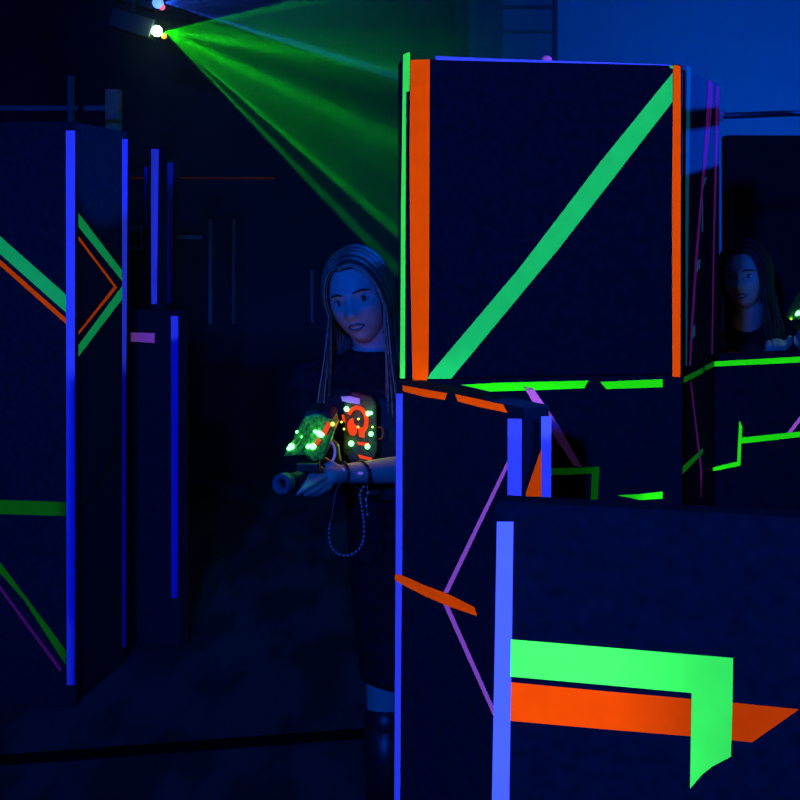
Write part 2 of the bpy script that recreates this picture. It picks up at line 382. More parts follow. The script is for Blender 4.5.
# J: low panel further back with pinkish tape
jA, jB = xy(130, 4.25), xy(179, 4.15)
r, pl = panel('low black panel behind the chevron panel, pinkish tape and pale right edge', jA, jB, 0, ZL, .06, None)
tape(r, pl, [(171, 316), (178.3, 316), (178, 430), (177.5, 598), (171.5, 598), (171.3, 430)], 'white')
o = tape(r, pl, [(131, 332.5), (155, 333), (154.5, 343), (131, 341.5)], 'purple'); o['label'] = 'short pinkish tape'
# K: two distant tall panels seen edge-on
kA, kB = xy(150, 4.52), xy(160.5, 4.50)
r, pl = panel('first of two distant narrow posts with pale strip, nearer the chevron panel', kA, kB, 0, at(0, 146, 4.5).z, .05, None, bev=.003, name='maze_post')
tape(r, pl, [(151.2, 149), (159, 149), (158.2, 200), (157, 304), (151.4, 304), (151, 200)], 'white')
kA, kB = xy(164, 5.42), xy(175, 5.40)
r, pl = panel('second distant narrow post with pale strip and short side arm', kA, kB, 0, at(0, 159, 5.4).z, .05, None, bev=.003, name='maze_post')
tape(r, pl, [(166, 162.5), (173.2, 162.5), (172.2, 303.5), (166, 303.5)], 'white')
o = build('side_arm', [at(x, y, d) for d in (5.42, 5.45) for x, y in ((174, 235), (202, 235.5), (202, 239.5), (174, 239))],
          [(0, 1, 2, 3), (7, 6, 5, 4), (0, 4, 5, 1), (1, 5, 6, 2), (2, 6, 7, 3), (3, 7, 4, 0)], 'poster', r)
kA, kB = xy(143.5, 5.01), xy(149.5, 5.0)
r, pl = panel('thin far post squeezed between chevron panel and the first pale post', kA, kB, 0, at(0, 165, 5.0).z, .03, None, bev=.002, name='maze_post')
tape(r, pl, [(144.3, 167), (147.6, 167), (147.2, 226), (144.8, 226)], 'white')
tape(r, pl, [(143.8, 228), (145.2, 228), (144.6, 302), (143.6, 302)], 'red_shaded')

# far bits on the left
def rect_box(mb, x0, y0, x1, y1, Y, t=.03):
    p, q = at(x0, y0, Y), at(x1, y1, Y)
    mb.box(((p.x + q.x) / 2, Y + t / 2, (p.z + q.z) / 2), (abs(q.x - p.x), t, abs(p.z - q.z)))
fr = thing('picture_frame', at(221, 323, 6.91), 'tall narrow dim frame on the black partition left of the blond woman', 'frame')
m1 = MB(); rect_box(m1, 208.5, 219, 211.5, 324, 6.9); m1.out('frame_rail', 'wall', fr)
m1 = MB(); rect_box(m1, 232, 219, 234.5, 324, 6.9); m1.out('frame_rail', 'poster', fr)
m1 = MB(); rect_box(m1, 211.5, 219, 232, 324, 6.92, .015); m1.out('panel', 'board', fr)
m1 = MB(); rect_box(m1, 130, 177, 275, 179.2, 6.92, .015)
o = m1.out('wall_tape', 'orange'); props(o, 'long thin faded orange tape high on the black partition', 'tape')
# dim sign board with dark marks
sg = thing('sign_board', at(135, 250, 6.93), 'small dim sign with dark blocky marks between the left posts', 'sign')
m1 = MB(); rect_box(m1, 128.5, 226, 142.5, 250, 6.93, .01); m1.out('board', 'grey', sg)
m1 = MB()
for (x0, y0, x1, y1) in ((130, 229, 134, 231), (133, 231, 135, 236), (130, 236, 134, 238), (133, 238, 135, 243), (130, 243, 134, 245), (137, 229, 140, 236), (137, 239, 140, 246)):
    rect_box(m1, x0, y0, x1, y1, 6.926, .004)
m1.out('marks', 'black', sg)
# steel column, post and rail behind the left panels
m1 = MB(); p, q = at(107, 90, 5.2), at(120.5, 128, 5.2); m1.box(((p.x + q.x) / 2, 5.2, p.z / 2), (q.x - p.x, .06, p.z))
props(m1.out('steel_column', 'grey'), 'short wide grey column rising behind the chevron panel', 'column')
m1 = MB(); p, q = at(68.5, 76, 4.6), at(73.5, 128, 4.6); m1.box(((p.x + q.x) / 2, 4.6, p.z / 2), (q.x - p.x, .03, p.z))
props(m1.out('steel_post', 'metal'), 'slim dark post rising above the far left panel', 'post')
m1 = MB(); p, q = at(-200, 106, 4.8), at(106, 111, 4.8); m1.box(((p.x + q.x) / 2, 4.8, (p.z + q.z) / 2), (q.x - p.x, .03, .022))
props(m1.out('steel_rail', 'grey'), 'dim horizontal rail between the slim post and column at left', 'rail')
m1 = MB(); rect_box(m1, 310.7, 270, 313.2, 323, 6.92, .015)
props(m1.out('wall_strip', 'poster'), 'short thin vertical pale strip on the partition just left of the blond woman', 'strip')

# ------------------------------------------------------------------ laser projectors and haze
def fixture(name, px, py, Y, label, mlens, msmall, rl, rs, off):
    c = at(px, py, Y)
    t = thing(name, c + V((-.10, .0, -.05)), label, 'light')
    rot = Matrix.Rotation(R(17), 3, 'Y')
    MB().box(c + rot @ V((-.115, .02, 0)), (.20, .12, .09), rot).out('housing', 'black', t, False, .008)
    MB().tube([c + V((-.115, .02, .04)), V((c.x - .115, Y + .02, 2.93))], .012, 8).out('mount', 'metal', t, True)
    MB().tube([c + rot @ V((-.022, -.012, 0)), c + rot @ V((-.010, -.012, 0))], rl * 1.15, 20).out('lens_ring', 'metal', t, True)
    MB().ball(at(px, py, Y - .052), rl, 20, 14).out('lens', mlens, t, True)
    q = at(px + off[0], py + off[1], Y - .045)
    MB().ball(q, rs, 16, 10).out('small_lens', msmall, t, True)
    return c
gc = fixture('laser_projector', 157, 31, 5.0, 'black projector with bright green lens throwing the green fan', 'laser', 'lens_o', .024, .013, (7, 5))
bc = fixture('blue_projector', 158, 3, 5.15, 'black projector with blue and pink lenses above the green laser', 'lens_b', 'lens_p', .026, .015, (4, 4))
m1 = MB(); m1.box((-1.3, 5.05, 2.95), (2.6, .05, .05)); props(m1.out('lighting_truss', 'metal'), 'dark overhead truss bar carrying the two projectors', 'truss')
e = thing('emergency_lamp', at(135, 22, 5.1), 'small dim reddish lamp just left of the green laser', 'light')
m1 = MB(); rect_box(m1, 129, 13, 141, 24, 5.1, .03); m1.out('housing', 'black', e, False, .005)
m1 = MB(); rect_box(m1, 131.5, 15.5, 138.5, 21.5, 5.094, .006); m1.out('lamp', 'lens_r', e)

def gobo(o, stops, thick, col):
    """angular pattern of a projector: stops = [(angle in degrees below the axis, brightness)]"""
    d = o.data; d.use_nodes = True; nt = d.node_tree; em = nt.nodes['Emission']
    tc = nt.nodes.new('ShaderNodeTexCoord'); sp = nt.nodes.new('ShaderNodeSeparateXYZ')
    nt.links.new(tc.outputs['Normal'], sp.inputs[0])
    def math_(op, a, b=None):
        n = nt.nodes.new('ShaderNodeMath'); n.operation = op
        for i, x in enumerate((a, b)):
            if x is None: continue
            if isinstance(x, (int, float)): n.inputs[i].default_value = x
            else: nt.links.new(x, n.inputs[i])
        return n.outputs[0]
    az = math_('ABSOLUTE', sp.outputs['Z'])
    ang = math_('ARCTAN2', sp.outputs['Y'], az)          # + is up on the local Y axis
    fac = math_('ADD', math_('MULTIPLY', ang, -1 / R(80)), .5)
    ra = nt.nodes.new('ShaderNodeValToRGB'); cr = ra.color_ramp
    while len(cr.elements) > 1: cr.elements.remove(cr.elements[-1])
    for i, (a, v) in enumerate(stops):
        p = a / 80 + .5
        e_ = cr.elements[0] if i == 0 else cr.elements.new(p)
        e_.position = p; e_.color = (v, v, v, 1)
    nt.links.new(fac, ra.inputs['Fac'])
    side = math_('DIVIDE', math_('ABSOLUTE', sp.outputs['X']), az)
    lim = math_('LESS_THAN', side, thick)
    st = math_('MULTIPLY', ra.outputs['Color'], lim)
    nt.links.new(st, em.inputs['Strength'])
    em.inputs['Color'].default_value = (*col, 1)
def beam(name, c, axis_deg, energy, col, stops, thick, half):
    d = bpy.data.lights.new(name, 'SPOT'); d.energy = energy; d.color = (1, 1, 1); d.shadow_soft_size = 0
    d.spot_size = R(half * 2); d.spot_blend = .0
    o = bpy.data.objects.new(name, d); COL.objects.link(o)
    a = R(axis_deg)
    z = -V((math.cos(a), 0, -math.sin(a))); y = V((math.sin(a), 0, math.cos(a)))    # local -Z along the beam, +Y up in the picture
    x = y.cross(z)
    o.matrix_world = Matrix(((x.x, y.x, z.x, c.x), (x.y, y.y, z.y, c.y), (x.z, y.z, z.z, c.z), (0, 0, 0, 1)))
    gobo(o, stops, thick, col); return o
# angles below are measured from the beam axis, downwards positive
A0 = 17
st = [(a - A0, v) for a, v in ((-13.0, 0), (-12.4, .75), (-11.6, .75), (-10.8, .16), (-2, .2), (4, .4), (7.5, .5), (9.5, 1), (11.5, .4), (17, .14), (22, .25), (25.5, .95), (28.5, .45), (35, .28), (39.6, .35), (40.4, 1), (41.2, .9), (41.9, .05), (44.6, .05), (45.5, .5), (46.3, .45), (46.8, .0))]
beam('green_laser_beam', gc + V((.034, 0, 0)), A0, 1600, (.01, 1, .0), st, .14, 36)
B0 = 0
st = [(a - B0, v) for a, v in ((-25, .22), (-12, .22), (-4, .16), (4, .09), (16.4, .08), (17.0, 1), (17.8, 1), (18.3, 0))]
beam('blue_laser_beam', bc + V((.034, 0, 0)), B0, 1500, (.02, .1, 1), st, .14, 30)
hz = MB().box((-.0, 5.1, 2.2), (2.5, 1.7, 2.3)).out('haze', 'wall')
m = bpy.data.materials.new('thin_haze'); m.use_nodes = True; nt = m.node_tree
nt.nodes.remove(nt.nodes['Principled BSDF']); vs_ = nt.nodes.new('ShaderNodeVolumeScatter')
vs_.inputs['Color'].default_value = (1, 1, 1, 1); vs_.inputs['Density'].default_value = .05
tc = nt.nodes.new('ShaderNodeTexCoord'); sx = nt.nodes.new('ShaderNodeSeparateXYZ'); mr = nt.nodes.new('ShaderNodeMapRange')
mr.interpolation_type = 'SMOOTHSTEP'
for k_, v_ in (('From Min', -.35), ('From Max', .85), ('To Min', .052), ('To Max', 0)): mr.inputs[k_].default_value = v_
nt.links.new(tc.outputs['Object'], sx.inputs[0]); nt.links.new(sx.outputs['X'], mr.inputs['Value']); nt.links.new(mr.outputs['Result'], vs_.inputs['Density'])
nt.links.new(vs_.outputs[0], nt.nodes['Material Output'].inputs['Volume'])
hz.data.materials.clear(); hz.data.materials.append(m)
props(hz, 'thin haze in which the laser fan shows', 'haze', kind='stuff')

light('blue_left_patch_lamp', 'SPOT', (3.2, 3.75, 2.6), BLUE, 620, (-1.04, 3.9, 1.875), .03, 7.5, .25)

# ------------------------------------------------------------------ people
def gs(a, c, s_): return math.exp(-((a - c) / s_) ** 2 / 2)
def face_push(x, z):
    d = .009 * gs(x, 0, .0065) * gs(z, -.008, .020) + .017 * gs(x, 0, .0095) * gs(z, -.030, .010)
    for k in (-1, 1):
        d += .006 * gs(x, k * .012, .006) * gs(z, -.034, .006)
        d -= .010 * gs(x, k * .031, .014) * gs(z, 0, .0095)
        d += .004 * gs(x, k * .028, .018) * gs(z, .020, .007)
        d += .004 * gs(x, k * .040, .014) * gs(z, -.024, .014)
        d -= .003 * gs(x, k * .032, .010) * gs(z, -.060, .014)
    d += .005 * gs(x, 0, .018) * gs(z, -.0555, .0045) + .005 * gs(x, 0, .015) * gs(z, -.068, .005)
    d -= .005 * gs(x, 0, .016) * gs(z, -.0615, .0022)
    d += .008 * gs(x, 0, .017) * gs(z, -.094, .012) - .003 * gs(x, 0, .02) * gs(z, -.078, .005)
    return d
def head_point(a, e):
    x, y, z = math.cos(e) * math.sin(a), -math.cos(e) * math.cos(a), math.sin(e)
    p = V((x * .071, y * .090, z * .112))
    if z < 0:
        t = -z
        p.x *= 1 - .27 * t ** 1.7
        if y > 0: p.y *= 1 - .45 * t
        else: p.y -= .012 * t * max(0, -y) ** .5
    if y < 0:
        p.y -= face_push(p.x, p.z) * min(1, (-y) * 2.2)
    return p
def head_mesh(mb, T, nu=96, nv=72):
    vs = [T @ head_point(2 * math.pi * i / nu, math.pi * (.5 - j / nv)) for j in range(1, nv) for i in range(nu)]
    vs += [T @ head_point(0, math.pi / 2), T @ head_point(0, -math.pi / 2)]
    A, B = len(vs) - 2, len(vs) - 1; fs = []
    for i in range(nu):
        k = (i + 1) % nu; fs += [(A, i, k), (B, (nv - 2) * nu + k, (nv - 2) * nu + i)]
        fs += [(j * nu + i, (j + 1) * nu + i, (j + 1) * nu + k, j * nu + k) for j in range(nv - 2)]
    mb.add(vs, fs)
def face_y(x, z):
    y = -.093 * math.sqrt(max(.02, 1 - (x / .071) ** 2 - (z / .112) ** 2))
    best = None
    for i in range(-30, 31):
        for j in range(-40, 41):
            p = head_point(i / 30 * 1.2, j / 40 * 1.35)
            q = (p.x - x) ** 2 + (p.z - z) ** 2
            if best is None or q < best[0]: best = (q, p.y)
    return best[1]
def loft(mb, rings, n=28):
    """rings: (centre, rx, ry)"""
    vs = [V(c) + V((rx * math.cos(2 * math.pi * i / n), ry * math.sin(2 * math.pi * i / n), 0)) for c, rx, ry in rings for i in range(n)]
    k = len(rings)
    fs = [(j * n + i, j * n + (i + 1) % n, (j + 1) * n + (i + 1) % n, (j + 1) * n + i) for j in range(k - 1) for i in range(n)]
    fs += [tuple(range(n - 1, -1, -1)), tuple((k - 1) * n + i for i in range(n))]
    mb.add(vs, fs); return mb
def fuse(name, mb, m, parent, voxel, smooth=2):
    """melts overlapping closed shapes into one continuous surface"""
    o = build(name, mb.v, mb.f, m, parent)
    r_ = o.modifiers.new('r', 'REMESH'); r_.mode = 'VOXEL'; r_.voxel_size = voxel; r_.use_smooth_shade = True
    if smooth:
        s_ = o.modifiers.new('s', 'SMOOTH'); s_.iterations = smooth; s_.factor = .5
    dg = bpy.context.evaluated_depsgraph_get()
    me = bpy.data.meshes.new_from_object(o.evaluated_get(dg)); o.modifiers.clear()
    old = o.data; o.data = me; bpy.data.meshes.remove(old); me.name = name
    for p in me.polygons: p.use_smooth = True
    return o
def hand(mb, wrist, palm, fingers, thumb, r=.0082):
    w_, p = V(wrist), V(palm)
    mb.limb([w_, (w_ + p) / 2, p], [.021, .023, .022])
    for f in fingers:
        f = [V(q) for q in f]
        mb.limb([(w_ + p) / 2 * .3 + p * .7] + f, [.013] + [r * 1.1, r, r * .92, r * .82][:len(f)], 10)
    mb.limb([V(q) for q in thumb], [.014, .0105, .0085], 10)
def face_parts(root, T, gaze, skin_scale=1):
    for k in (-1, 1):
        c = V((k * .031, face_y(k * .031, 0) + .0075, 0))
        e_ = MB().ball(T @ c, .0122, 18, 14).out('eye', 'eyewhite', root, True); e_['label'] = 'pale eye'
        g_ = (V(gaze)).normalized()
        ic = c + V((g_.x * .0100, -.0098, g_.z * .0100))
        MB().ball(T @ ic, (.0060, .0034, .0060), 14, 10).out('iris', 'iris', e_, True)
        def arc(zc, zr, w_, lift, n=9):
            out = []
            for i in range(n):
                t = -1 + 2 * i / (n - 1); x = k * .031 + t * w_; z = zc + zr * (1 - t * t)
                out.append(T @ V((x, face_y(x, z) - lift if lift < .003 else c.y - math.sqrt(max(0, .0128 ** 2 - (x - c.x) ** 2 - z * z)) - .0004, z)))
            return out
        MB().tube(arc(.0005, .0062, .0120, .01), [.0006, .0012, .0015, .0016, .0016, .0016, .0015, .0012, .0006], 6).out('upper_eyelash', 'brow', root, True)
        MB().tube(arc(-.0005, -.0052, .0110, .01), .0007, 6).out('lower_eyelash', 'brow', root, True)
        MB().tube(arc(.0165, .0045, .019, .0012), [.0010, .0020, .0026, .0029, .0030, .0029, .0026, .0018, .0009], 6, .6).out('eyebrow', 'brow', root, True)
    def lip(pts, rads):
        q = [T @ V((x, face_y(x, z) - .0005, z)) for x, z in pts]
        return MB().tube(q, rads, 8)
    lp = lip([(-.021, -.0610), (-.014, -.0578), (-.005, -.0550), (0, -.0560), (.005, -.0550), (.014, -.0578), (.021, -.0610)], [.0010, .0024, .0032, .0030, .0032, .0024, .0010])
    a = lp.out('upper_lip', 'lip', root, True)
    lp = lip([(-.020, -.0616), (-.011, -.0672), (0, -.0695), (.011, -.0672), (.020, -.0616)], [.0010, .0030, .0038, .0030, .0010])
    lp.out('lower_lip', 'lip', root, True)
    q = MB(); yy = face_y(0, -.062)
    q.tube([T @ V((x, yy + .001 + abs(x) * .12, -.0632)) for x in (-.014, -.007, 0, .007, .014)], [.0012, .0024, .0027, .0024, .0012], 8)
    q.out('teeth', 'eyewhite', root, True)
def hair_mesh(T, ends, seed, n_side=150, part_x=-.010, rad=.0032, drift=(0, 0), wave=.0, front_az=60, squeeze=1.0):
    rnd = random.Random(seed); mb = MB(); dark = []
    # scalp cap under the strands
    cap = []
    for j in range(0, 15):
        for i in range(33):
            az = R(-180 + 360 * i / 32); f_ = abs(az) / math.pi
            lim = 40 - 106 * min(1, max(0, (abs(math.degrees(az)) - 38) / 34)) ** 1.3
            el = R(90 - (90 - lim) * j / 14)
            cap.append(T @ V((math.sin(az) * math.cos(el) * .0765, -math.cos(az) * math.cos(el) * .0965 + .004, math.sin(el) * .1165)))
    mb.add(cap, [(j * 33 + i, j * 33 + i + 1, (j + 1) * 33 + i + 1, (j + 1) * 33 + i) for j in range(14) for i in range(32)])
    for side in (-1, 1):
        for k in range(n_side):
            a = (k + rnd.random()) / n_side
            e0 = R(40 + 90 * a)                                        # along the parting, from the hairline backwards
            d0 = V((part_x / .08, -math.cos(e0), math.sin(e0))).normalized()
            az = R(front_az + (176 - front_az) * a ** 1.1) * side
            el1 = R(-14)
            d1 = V((math.sin(az) * math.cos(el1), -math.cos(az) * math.cos(el1), math.sin(el1)))
            am = R(side * (40 + 45 * a)); em = R(41 + 10 * a)
            dm = V((math.sin(am) * math.cos(em), -math.cos(am) * math.cos(em) + .9 * a, math.sin(em))).normalized() * 1.25
            lay = rnd.random(); kx = 1.055 + .075 * lay
            pts = []
            for i in range(9):
                t = i / 8
                d = (d0 * (1 - t) ** 2 + dm * 2 * t * (1 - t) + d1 * t * t).normalized()
                kk = kx * (1 + .03 * math.sin(math.pi * t))
                pts.append(T @ V((d.x * .076 * kk, d.y * .094 * kk + .004, d.z * .113 * kk)))
            last = pts[-1]; zend = ends[0] + (ends[1] - ends[0]) * rnd.random()
            ph = rnd.random() * 6; L = last.z - zend
            jit = rnd.gauss(0, .004)
            for i in range(1, 9):
                t = i / 8
                fwd = -.035 * t * (1 - a) - .006 * t
                pts.append(V((last.x + side * (.004 + .022 * lay) * t * squeeze + drift[0] * t + jit * t + wave * math.sin(ph + t * 7), last.y + fwd + wave * math.cos(ph + t * 7) + drift[1] * t, last.z - L * t)))
            rr = rad * (.7 + .6 * rnd.random())
            dark.append(len(mb.f)); mb.tube(pts, [rr * .6] + [rr] * (len(pts) - 3) + [rr * .7, rr * .3], 5, .55, caps=False)
    mb.dark = dark; return mb
def frame(c, yaw, roll, pitch=0, sc=1):
    m = Matrix.Rotation(R(yaw), 3, 'Z') @ Matrix.Rotation(R(pitch), 3, 'X')
    m = Matrix.Rotation(R(roll), 3, 'Y') @ m
    return Matrix.Translation(c) @ (m * sc).to_4x4()

# --- the blond woman peeking round the tall panel
hc = at(359.5, 297.5, 2.78)
T = frame(hc, -14, -13, 0, 1.04)
W = thing('person', (0.03, 2.80, 0), 'blond woman with long straight hair in dark clothes, leaning out with a glowing toy blaster', 'person')
nb = V((-.075, 2.80, 1.245))
mb = MB(); head_mesh(mb, T)
for k in (-1, 1): mb.ball(T @ V((k * .073, .008, -.012)), (.008, .018, .030), 12, 10, T.to_3x3().normalized())
mb.limb([T @ V((0, .018, -.055)), T @ V((0, .025, -.12)), nb], [.056, .050, .056], 20)
loft(mb, [((.02, 2.82, .84), .15, .10), ((.0, 2.81, .98), .125, .09), ((-.04, 2.80, 1.10), .14, .10), ((-.065, 2.80, 1.20), .15, .085), ((-.075, 2.80, 1.25), .07, .06)])
sL, sR = V((.085, 2.83, 1.185)), V((-.225, 2.83, 1.195))
eL, wL = V((.125, 2.72, 1.005)), at(345, 473.5, 2.53)
eR, wR = V((-.215, 2.86, .955)), at(334, 463, 2.66)
mb.limb([sL, (sL + eL) / 2, eL], [.048, .042, .037]); mb.limb([eL, (eL * .6 + wL * .4), wL], [.037, .036, .022], 18)
mb.limb([sR, (sR + eR) / 2, eR], [.048, .042, .037]); mb.limb([eR, (eR * .6 + wR * .4), wR], [.037, .034, .022])
mb.limb([V((-.075, 2.80, 1.22)), sL], [.06, .05]); mb.limb([V((-.075, 2.80, 1.22)), sR], [.06, .05])
hand(mb, wL, at(330, 475, 2.49),
     [[at(321, 471.5, 2.47), at(309, 477, 2.44), at(302, 480.5, 2.42), at(295.5, 484, 2.41)],
      [at(322, 478, 2.465), at(312, 484, 2.43), at(304, 489, 2.41), at(297, 493, 2.40)],
      [at(324, 484, 2.47), at(316, 489, 2.44), at(310, 491.5, 2.425), at(305, 493.5, 2.42)],
      [at(328, 487, 2.48), at(321, 491, 2.455), at(316, 493, 2.445), at(312, 494, 2.44)]],
     [at(333, 468, 2.50), at(324, 461, 2.50), at(316, 461, 2.50)])
hand(mb, wR, at(331, 456, 2.62),
     [[at(326, 452, 2.60), at(322, 452, 2.585), at(324, 450, 2.575), at(328, 450, 2.58)],
      [at(326, 457, 2.60), at(322, 457, 2.585), at(324, 456, 2.575), at(328, 456, 2.58)],
      [at(327, 461, 2.61), at(323, 462, 2.59), at(325, 461, 2.58), at(329, 461, 2.585)],
      [at(329, 466, 2.61), at(325, 467, 2.60), at(327, 466, 2.59), at(330, 466, 2.59)]],
     [at(334, 459, 2.62), at(336, 452, 2.60), at(336, 446, 2.59)])
for k, x in ((-1, -.035), (1, .10)):
    mb.limb([V((x + .02 * -k, 2.82, .84)), V((x, 2.80, .47)), V((x, 2.82, .30)), V((x, 2.83, .09))], [.078, .052, .050, .034], 18)
    mb.limb([V((x, 2.83, .06)), V((x, 2.70, .035))], [.034, .026])
fuse('body', mb, 'skin', W, .0032, 1)
face_parts(W, T, (.15, -1, .05))
h = hair_mesh(T, (1.06, 1.16), 5, 230, part_x=-.016, rad=.0031, drift=(.004, 0), wave=.0012)
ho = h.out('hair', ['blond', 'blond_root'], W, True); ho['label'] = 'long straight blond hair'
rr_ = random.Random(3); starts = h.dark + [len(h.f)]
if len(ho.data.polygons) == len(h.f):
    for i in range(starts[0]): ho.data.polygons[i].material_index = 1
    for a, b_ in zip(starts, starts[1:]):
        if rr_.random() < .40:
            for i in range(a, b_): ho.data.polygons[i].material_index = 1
mb = MB()
loft(mb, [((.03, 2.82, .80), .165, .125), ((.0, 2.81, .98), .145, .11), ((-.04, 2.80, 1.10), .16, .12), ((-.065, 2.80, 1.185), .165, .105), ((-.073, 2.80, 1.222), .10, .085), ((-.076, 2.80, 1.285), .062, .062)])
mb.limb([V((-.075, 2.80, 1.218)), sL], [.067, .064]); mb.limb([V((-.075, 2.80, 1.218)), sR], [.067, .064])
mb.limb([sL, (sL + eL) / 2, eL * .92 + sL * .08], [.062, .056, .050])
mb.limb([sR, (sR + eR) / 2, eR], [.062, .056, .050]); mb.limb([eR, eR * .4 + wR * .6], [.050, .042])
fuse('jacket', mb, 'cloth', W, .006)
mb = MB(); loft(mb, [((.025, 2.82, .90), .150, .115), ((.035, 2.82, .78), .17, .13), ((.035, 2.82, .60), .155, .13), ((.035, 2.82, .452), .140, .13)])
fuse('skirt', mb, 'cloth', W, .008)
for x in (-.035, .10):
    MB().limb([V((x, 2.80, .34)), V((x, 2.83, .10))], [.058, .050]).out('boot', 'black', W, True)
    MB().limb([V((x, 2.84, .065)), V((x, 2.70, .045))], [.045, .038]).box((x, 2.765, .012), (.075, .24, .024)).out('shoe', 'black', W, True)
# vest with its lit module
vest = thing('vest', (-.05, 2.80, 1.0), None, None); vest.parent = W; vest.location = V((-.05, 2.80, 1.0)) - V((0.03, 2.80, 0))
vest['label'] = 'laser game vest with green lights and orange emblem'
mb = MB(); loft(mb, [((-.015, 2.80, .93), .155, .125), ((-.04, 2.80, 1.08), .170, .135), ((-.06, 2.80, 1.175), .165, .12), ((-.07, 2.80, 1.20), .13, .10)])
bpy.data.objects.remove(vest, do_unlink=True)
vest = fuse('vest', mb, 'vest', W, .006); vest['label'] = 'laser game vest with green lights and orange emblem'
YV = 2.625
def pix_prism(pix, Y, depth, name, m, parent, bevel=.0, shift=(0, 0)):
    n = len(pix); a = [at(x, y, Y) for x, y in pix]
    b_ = [p + V((shift[0], depth, shift[1])) for p in a]
    return build(name, a + b_, [tuple(range(n)), tuple(range(2 * n - 1, n - 1, -1))] + [(i, (i + 1) % n, n + (i + 1) % n, n + i) for i in range(n)], m, parent, False, bevel)
pix_prism([(344, 402), (352, 392), (372, 396), (377, 404), (378, 450), (374, 461), (350, 462), (343, 452)], YV, .06, 'module', 'shell_dark', vest, .006)
def ringarc(cx, cy, rx, ry, a0, a1, Y, rad, name, m, par, n=18):
    pts = [at(cx + rx * math.cos(R(a0 + (a1 - a0) * i / n)), cy - ry * math.sin(R(a0 + (a1 - a0) * i / n)), Y) for i in range(n + 1)]
    return MB().tube(pts, rad, 10).out(name, m, par, True)
ringarc(357, 421, 9.5, 13.5, -75, 150, YV - .004, .0052, 'emblem_ring', 'glow_orange', vest)
pix_prism([(347, 424), (349, 420), (353, 418), (354, 424), (357, 427), (357, 433), (354, 436), (350, 435), (347.5, 430)], YV - .010, .010, 'emblem', 'glow_orange', vest, .002)
pix_prism([(358, 427), (365, 428), (364.5, 438), (359, 437)], YV - .006, .006, 'emblem_patch', 'glow_orange', vest, .001)
pix_prism([(341.5, 415), (344, 415), (345.5, 423), (342.5, 421)], YV - .006, .006, 'emblem_patch', 'glow_orange', vest, .001)
pix_prism([(357, 442), (369, 443.5), (368, 445.8), (358, 445)], YV - .006, .006, 'light_bar', 'glow_orange', vest)
pix_prism([(358, 455), (372, 458.5), (371, 460.6), (360, 458.5)], YV - .006, .006, 'light_bar', 'glow_orange', vest)
pix_prism([(341, 397), (350, 396.5), (360, 399), (359.5, 404.5), (350, 403), (342, 401)], YV - .008, .012, 'blue_badge', 'violet', vest, .001)
ringarc(380, 433, 3.4, 6, 120, -120, YV, .002, 'side_loop', 'glow_dim', vest)
def led(px, py, Y, r_, parent, m='led', energy=.03, col=(.15, 1, .2)):
    c = at(px, py, Y); MB().ball(c, r_, 14, 10).out('green_light', m, parent, True)
    if energy:
        light('light_glow', 'POINT', c + V((0, -.018, .004)), col, energy, size=.008).parent = None
for (x, y, r_) in ((346.5, 409, .0062), (368, 413.5, .0060), (370.8, 413, .0045), (371, 434, .0058), (351.2, 443.5, .0068), (367.5, 446.5, .0062)):
    led(x, y, YV - .006, r_, vest, energy=.009)
for (x, y) in ((358.5, 419), (344, 429), (358, 427), (341.5, 422), (372.5, 427)):
    led(x, y, YV - .010, .0026, vest, 'led_y', 0)
light('vest_glow', 'POINT', at(356, 425, YV - .05), (1, .13, .02), .05, size=.02)
light('chin_glow', 'POINT', at(360, 392, YV - .03), (1, .04, .08), .022, size=.015)
# bracelets
for (x, y, rx) in ((342.5, 470.5, .0235), (361, 474, .0335)):
    c = at(x, y + 2, 2.53 + (x - 345) * .0016); d = (eL - wL).normalized(); a = d.orthogonal().normalized(); b_ = d.cross(a)
    pts = [c + (a * math.cos(t) + b_ * math.sin(t)) * rx for t in [2 * math.pi * i / 24 for i in range(25)]]
    br = MB().tube(pts, .0035, 8, caps=False).out('bracelet', 'black', W, True)
    MB().ball(at(x - .3, y - .6, 2.53 - rx - .003 + (x - 345) * .0016), (.0065, .004, .0035), 12, 8).out('bead', 'violet', br, True)

# --- bead chain hanging from her wrist
def catmull(pts, per):
    out = []
    for i in range(len(pts) - 1):
        p0 = pts[max(0, i - 1)]; p1 = pts[i]; p2 = pts[i + 1]; p3 = pts[min(len(pts) - 1, i + 2)]
        for j in range(per):
            t = j / per
            out.append(.5 * ((2 * p1) + (p2 - p0) * t + (2 * p0 - 5 * p1 + 4 * p2 - p3) * t * t + (3 * p1 - p0 - 3 * p2 + p3) * t ** 3))
    return out + [pts[-1]]
cp = [at(x, y, 2.50) for x, y in ((343, 478), (336, 492), (332, 515), (329, 530), (330.5, 545), (337, 553), (347, 555.5), (357, 551), (363, 541), (364, 525), (362.5, 512), (360.5, 500), (360, 493), (364, 486))]
path = catmull(cp, 10)
mb = MB().tube(path, .0006, 5)
acc = 0; last = path[0]
for p in path[26:]:
    if (p - last).length > .0085:
        mb.ball(p, .0031, 8, 6); last = p
for q in (at(368, 493, 2.5), at(366, 500, 2.5), at(366.5, 506, 2.5), at(367.5, 514.5, 2.5)): mb.ball(q, .0036, 8, 6)
mb.tube([at(367, 486, 2.5), at(368, 493, 2.5), at(366, 500, 2.5), at(366.5, 506, 2.5), at(367.5, 514.5, 2.5)], .0006, 5)
props(mb.out('bead_chain', 'beads', None, True, origin=at(347, 478, 2.5)), 'pale bead chain hanging in a loop from the blond woman\'s wrist', 'chain')

